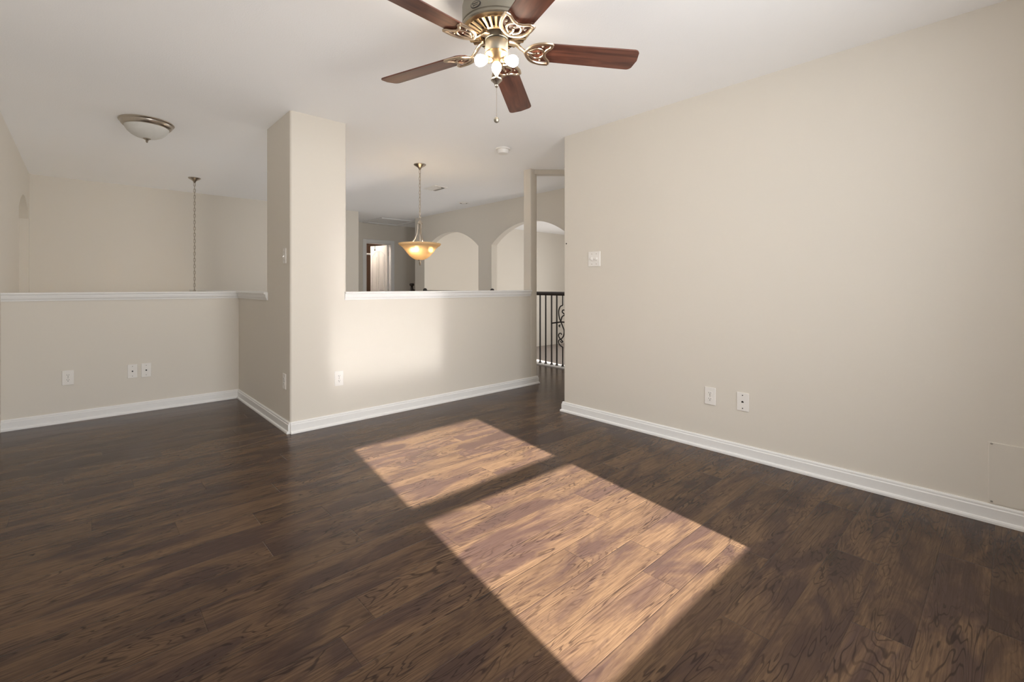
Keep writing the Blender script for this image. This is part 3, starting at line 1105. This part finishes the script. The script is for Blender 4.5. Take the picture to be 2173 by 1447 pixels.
dm = thing('dome_light', 'flush dome ceiling light with white alabaster bowl over the left nook', 'ceiling light', (0.39, 4.766, CE))
MB().lathe([(0.178, 0), (0.183, -0.006), (0.180, -0.012), (0.172, -0.016), (0.168, -0.030), (0.158, -0.042), (0.150, -0.046), (0.142, -0.046)], 64).obj('pan', M['nickel'], dm, smooth=True)
MB().lathe([(0.148, -0.040), (0.142, -0.060), (0.128, -0.083), (0.104, -0.106), (0.070, -0.124), (0.034, -0.133), (0.010, -0.135)], 64, cap0=False).obj('bowl', M['alabaster'], dm, smooth=True)
MB().lathe([(0.026, -0.131), (0.027, -0.136), (0.015, -0.143), (0.007, -0.150), (0.009, -0.156), (0.005, -0.165), (0.002, -0.167)], 24).obj('finial', M['nickel'], dm, smooth=True)


# ------------------------------------------------------------------ pendants on chains
def chain_mesh(z0, z1, link=0.046, wire=0.003):
    m = MB()
    n = max(1, int(round((z0 - z1) / (link - 2.4 * wire))))
    step = (z0 - z1) / n
    for k in range(n):
        zc_ = z0 - step * (k + 0.5)
        hl, hw_ = step / 2 + wire * 1.1, 0.0095
        pts = []
        for j in range(14):
            a = 2 * PI * j / 14
            xx = hw_ * math.cos(a)
            zz = (hl - hw_) * (1 if math.sin(a) > 0 else -1) * min(1, abs(math.sin(a)) * 3) + hw_ * math.sin(a)
            pts.append((xx, 0, zc_ + zz) if k % 2 == 0 else (0, xx, zc_ + zz))
        m.tube(pts, wire, 6, closed=True)
    m.tube([(0.003, 0.002, z0), (0.003, 0.002, z1)], 0.0016, 6)
    return m


def pendant(label, loc, drop, lit=True):
    """canopy, chain, three curved arms and a flared glass bowl; drop = ceiling to bowl rim"""
    root = thing('pendant_light', label, 'pendant light', loc)
    MB().lathe([(0.066, 0), (0.066, -0.006), (0.058, -0.014), (0.036, -0.026), (0.018, -0.040), (0.010, -0.058), (0.004, -0.062)], 40).obj('canopy', M['nickel'], root, smooth=True)
    zr = -drop
    chain_mesh(-0.06, zr + 0.275).obj('chain', M['nickel'], root)
    MB().lathe([(0.004, zr + 0.285), (0.006, zr + 0.265), (0.010, zr + 0.250), (0.026, zr + 0.232), (0.032, zr + 0.222), (0.032, zr + 0.214), (0.006, zr + 0.214)], 32).obj('cap', M['nickel'], root, smooth=True)
    first = None
    for k in range(3):
        if first is None:
            pts = [(0.022, 0, zr + 0.218), (0.024, 0, zr + 0.16), (0.034, 0, zr + 0.10), (0.060, 0, zr + 0.045), (0.098, 0, zr - 0.002), (0.112, 0, zr - 0.03)]
            q = [Vector(p) for p in pts]
            out = []
            for i in range(len(q) - 1):
                a, b1, c1, d1 = q[max(i - 1, 0)], q[i], q[i + 1], q[min(i + 2, len(q) - 1)]
                for s_ in range(5):
                    t = s_ / 5
                    out.append(0.5 * ((2 * b1) + (c1 - a) * t + (2 * a - 5 * b1 + 4 * c1 - d1) * t * t + (3 * b1 - a - 3 * c1 + d1) * t ** 3))
            out.append(q[-1])
            first = MB().tube(out, 0.0075, 10).obj('arm', M['nickel'], root, smooth=True)
            first.rotation_euler = (0, 0, R(148))
        else:
            o_ = first.copy()
            C.objects.link(o_)
            o_.parent = root
            o_.rotation_euler = (0, 0, R(148) + 2 * PI * k / 3)
    MB().tube([(0, 0, zr + 0.215), (0, 0, zr - 0.19)], 0.005, 10).obj('stem', M['nickel'], root)
    prof = [(0.231, 0.0), (0.222, -0.016), (0.196, -0.034), (0.168, -0.060), (0.143, -0.095), (0.112, -0.132), (0.078, -0.158), (0.050, -0.172), (0.030, -0.176), (0.012, -0.170)]
    fine = []
    for i in range(len(prof) - 1):
        for s_ in range(3):
            t = s_ / 3
            fine.append((prof[i][0] * (1 - t) + prof[i + 1][0] * t, prof[i][1] * (1 - t) + prof[i + 1][1] * t))
    fine.append(prof[-1])
    inner = [(max(r - 0.005, 0.008), z + 0.003) for r, z in reversed(fine)]
    bw = MB()
    bw.lathe([(r, z + zr) for r, z in fine] + [(r, z + zr) for r, z in inner], 64, cap0=False, cap1=False)
    n = len(fine) * 2
    bw.add([], [])
    bw.obj('bowl', M['amber'], root, smooth=True)
    MB().lathe([(0.020, zr - 0.172), (0.020, zr - 0.180), (0.008, zr - 0.186), (0.006, zr - 0.200), (0.011, zr - 0.207), (0.009, zr - 0.216), (0.004, zr - 0.221), (0.008, zr - 0.227), (0.002, zr - 0.235)], 24).obj('finial', M['nickel'], root, smooth=True)
    for k in range(3):
        a = 2 * PI * k / 3 + R(222)
        cx_, cy_ = 0.122 * math.cos(a), 0.122 * math.sin(a)
        MB().tube([(0, 0, zr - 0.02), (cx_ * 0.6, cy_ * 0.6, zr - 0.02), (cx_, cy_, zr - 0.03)], 0.011, 10).obj('socket', M['nickel'], root, smooth=True)
        MB().ball((cx_, cy_, zr - 0.062), 0.027, 16, sz=1.15).obj('bulb', M['bulb_pendant'] if lit else M['bulb_off'], root, smooth=True)
    return root


pendant('lit amber bowl pendant hanging on a chain beyond the front half wall', (2.709, 4.399, CE), CE - 1.575)
pendant('long chain with an added lit bowl hanging down into the stairwell behind the left half wall', (1.02, 6.83, CE), CE + 0.25)  # bowl and lit bulbs are out of view, added to light the stairwell


# ------------------------------------------------------------------ ceiling fan
FC = Vector((1.375, 1.585, CE))
fan = thing('ceiling_fan', 'five blade ceiling fan with mahogany blades, brass irons and lit bulbs', 'ceiling fan', FC)
zz = lambda z: z - CE
MB().lathe([(0.118, 0.0), (0.122, zz(2.425)), (0.118, zz(2.412)), (0.132, zz(2.402)), (0.148, zz(2.385)), (0.154, zz(2.36)), (0.154, zz(2.288)), (0.150, zz(2.284)), (0.150, zz(2.280)), (0.156, zz(2.277)), (0.156, zz(2.270)), (0.150, zz(2.265))], 72, cap1=False).obj('motor_housing', M['pewter'], fan, smooth=True)
# badge
bd = MB()
ba = math.atan2(-1.585, -1.375) - R(35)
Tb = Matrix.Rotation(ba, 4, 'Z') @ Matrix.Translation((0.1535, 0, zz(2.3065))) @ Matrix.Rotation(PI / 2, 4, 'Y') @ Matrix.Rotation(PI / 2, 4, 'Z')
ov = [(0.026 * math.cos(2 * PI * k / 32), 0.0145 * math.sin(2 * PI * k / 32)) for k in range(32)]
bd.prism(ov, -0.006, 0.0025, 0, Tb)
bd.prism([(x * 0.86, y * 0.80) for x, y in ov], 0.0025, 0.0032, 1, Tb)
for r_, (yy, n_) in enumerate(((0.0042, 6), (-0.0042, 5))):
    for k in range(n_):
        xx = (k - (n_ - 1) / 2) * 0.0056
        bd.tube([(xx - 0.0018, yy - 0.0025, 0.0036), (xx - 0.0006, yy + 0.0028, 0.0036), (xx + 0.0012, yy - 0.001, 0.0036), (xx + 0.0022, yy + 0.0018, 0.0036)], 0.0007, 5, mi=0, T=Tb)
bd.obj('badge', [M['slot'], M['pewter']], fan)
# vented brass underside
m = MB()
m.lathe([(0.150, zz(2.266)), (0.146, zz(2.258)), (0.138, zz(2.253))], 72, cap0=False, cap1=False)
m.lathe([(0.084, zz(2.238)), (0.078, zz(2.234)), (0.072, zz(2.236)), (0.070, zz(2.248))], 72, cap0=False, cap1=False)
nr = 30
for k in range(nr):
    a = 2 * PI * k / nr
    Tk = Matrix.Rotation(a, 4, 'Z')
    m.tube([(0.140, 0, zz(2.254)), (0.110, 0, zz(2.2475)), (0.082, 0, zz(2.238))], [0.0078, 0.0062, 0.0048], 6, T=Tk, flat=0.7)
m.obj('vent_grille', M['brass'], fan, smooth=True)
MB().lathe([(0.146, zz(2.268)), (0.08, zz(2.252)), (0.05, zz(2.25))], 48, cap0=False).obj('vent_core', M['vent_dark'], fan, smooth=True)
MB().lathe([(0.052, zz(2.255)), (0.052, zz(2.222)), (0.045, zz(2.218))], 40, cap0=False).obj('hub', M['pewter'], fan, smooth=True)
MB().lathe([(0.050, zz(2.216)), (0.0515, zz(2.212)), (0.0515, zz(2.166)), (0.047, zz(2.160)), (0.040, zz(2.158))], 40).obj('switch_housing', M['pewter'], fan, smooth=True)
MB().lathe([(0.052, zz(2.162)), (0.054, zz(2.154)), (0.046, zz(2.140)), (0.030, zz(2.128)), (0.016, zz(2.122)), (0.010, zz(2.118))], 40).obj('light_fitter', M['brass'], fan, smooth=True)

# blades and irons share one mesh each
Wb = lambda u: 0.058 + 0.009 * (u - 0.18) / 0.48
pts = [(0.150, -0.030), (0.165, -0.045), (0.185, -0.0575)]
pts += [(0.60, -Wb(0.60))]
for k in range(9):
    a = -PI / 2 + (PI / 2) * k / 8
    pts.append((0.628 + 0.026 * math.cos(a), -0.040 + 0.026 * math.sin(a)))
pts.append((0.661, 0.0))
for k in range(9):
    a = (PI / 2) * k / 8
    pts.append((0.628 + 0.026 * math.cos(a), 0.040 + 0.026 * math.sin(a)))
pts += [(0.60, Wb(0.60)), (0.185, 0.0575), (0.165, 0.045), (0.150, 0.030)]
blade_mb = MB().prism(pts, -0.003, 0.003)


def smooth_path(P2, z, sub=5, closed=False):
    q = [Vector((p[0], p[1], z if len(p) < 3 else p[2])) for p in P2]
    n = len(q)
    out = []
    rng = n if closed else n - 1
    for i in range(rng):
        if closed:
            a, b1, c1, d1 = q[i - 1], q[i], q[(i + 1) % n], q[(i + 2) % n]
        else:
            a, b1, c1, d1 = q[max(i - 1, 0)], q[i], q[i + 1], q[min(i + 2, n - 1)]
        for k in range(sub):
            t = k / sub
            out.append(0.5 * ((2 * b1) + (c1 - a) * t + (2 * a - 5 * b1 + 4 * c1 - d1) * t * t + (3 * b1 - a - 3 * c1 + d1) * t ** 3))
    if not closed:
        out.append(q[-1])
    return out


iron = MB()
zi = -0.0085
iron.tube(smooth_path([(0.058, 0, 0.040), (0.085, 0, 0.034), (0.115, 0, 0.008), (0.138, 0, zi)], zi), [0.013] * 5 + [0.012] * 5 + [0.010] * 6, 10, flat=0.6)
for s in (-1, 1):
    iron.tube(smooth_path([(0.132, 0), (0.142, s * 0.024), (0.165, s * 0.050), (0.205, s * 0.064), (0.245, s * 0.064)], zi), 0.0085, 8, flat=0.7)
    iron.tube(smooth_path([(0.245, s * 0.064), (0.243, s * 0.045), (0.226, s * 0.024), (0.217, 0)], zi), 0.0075, 8, flat=0.7)
    iron.tube(smooth_path([(0.150, s * 0.010), (0.176, s * 0.030), (0.203, s * 0.026), (0.219, s * 0.004)], zi), 0.0055, 8, flat=0.7)
    iron.ball((0.205, s * 0.044, zi + 0.003), 0.006, 10)
iron.tube(smooth_path([(0.140, 0), (0.165, 0.004), (0.182, 0.0)], zi), 0.0055, 8, flat=0.6)
iron.ball((0.192, 0, zi + 0.003), 0.006, 10)
TILT = Matrix(((1, 0, 0, 0), (0, 1, 0, 0), (-0.0453, -0.0302, 1, 0), (0, 0, 0, 1)))
b0 = i0 = None
for k in range(5):
    a = R(324.39 + 72 * k)
    # droop of the whole rotor: follow the tilted plane with a rigid rotation
    slope = -0.0453 * math.cos(a) - 0.0302 * math.sin(a)
    base = Matrix.Translation((0, 0, 2.185 - CE)) @ Matrix.Rotation(a, 4, 'Z') @ Matrix.Rotation(-math.atan(slope), 4, 'Y')
    mb_ = base @ Matrix.Rotation(R(-12), 4, 'X')
    if b0 is None:
        ob = b0 = blade_mb.obj('blade', M['blade'], fan, bevel=0.0015)
        oi_ = i0 = iron.obj('blade_iron', M['iron'], fan, smooth=True)
    else:
        ob = b0.copy()
        C.objects.link(ob)
        ob.parent = fan
        oi_ = i0.copy()
        C.objects.link(oi_)
        oi_.parent = fan
    ob.matrix_local = mb_
    oi_.matrix_local = mb_

# lamps of the light kit: two lit, one clear bulb towards the viewer
view = math.atan2(-1.585, -1.375)
for az, lit in ((view + R(-72), True), (view + R(72), True)):
    Tl = Matrix.Translation((0, 0, zz(2.145))) @ Matrix.Rotation(az, 4, 'Z') @ Matrix.Rotation(R(109), 4, 'Y')
    MB().lathe([(0.010, 0.012), (0.010, 0.022), (0.017, 0.026), (0.018, 0.044), (0.015, 0.048)], 20, 0, Tl).obj('lamp_socket', M['brass'], fan, smooth=True)
    MB().lathe([(0.011, 0.046), (0.013, 0.051), (0.021, 0.063), (0.0255, 0.077), (0.024, 0.091), (0.017, 0.101), (0.006, 0.105)], 24, 0, Tl).obj('bulb', M['bulb'], fan, smooth=True)
MB().lathe([(0.012, zz(2.128)), (0.019, zz(2.118)), (0.0225, zz(2.102)), (0.021, zz(2.086)), (0.012, zz(2.072)), (0.008, zz(2.064))], 8, 0).obj('glass_bell', M['alabaster'], fan)
MB().lathe([(0.0075, zz(2.10)), (0.0075, zz(2.060)), (0.010, zz(2.056)), (0.024, zz(2.048)), (0.026, zz(2.042)), (0.014, zz(2.030)), (0.007, zz(2.020)), (0.008, zz(2.014)), (0.003, zz(2.008))], 24).obj('finial', M['nickel'], fan, smooth=True)
m = MB()
m.tube([(0, 0, zz(2.010)), (0, 0, zz(1.872))], 0.0009, 5)
for k in range(22):
    m.ball((0, 0, zz(2.008 - 0.0061 * k)), 0.0017, 6)
m.obj('pull_chain', M['nickel'], fan)
MB().lathe([(0.003, zz(1.876)), (0.010, zz(1.871)), (0.0125, zz(1.863)), (0.010, zz(1.854)), (0.003, zz(1.850))], 8).obj('pull_fob', M['pewter'], fan)
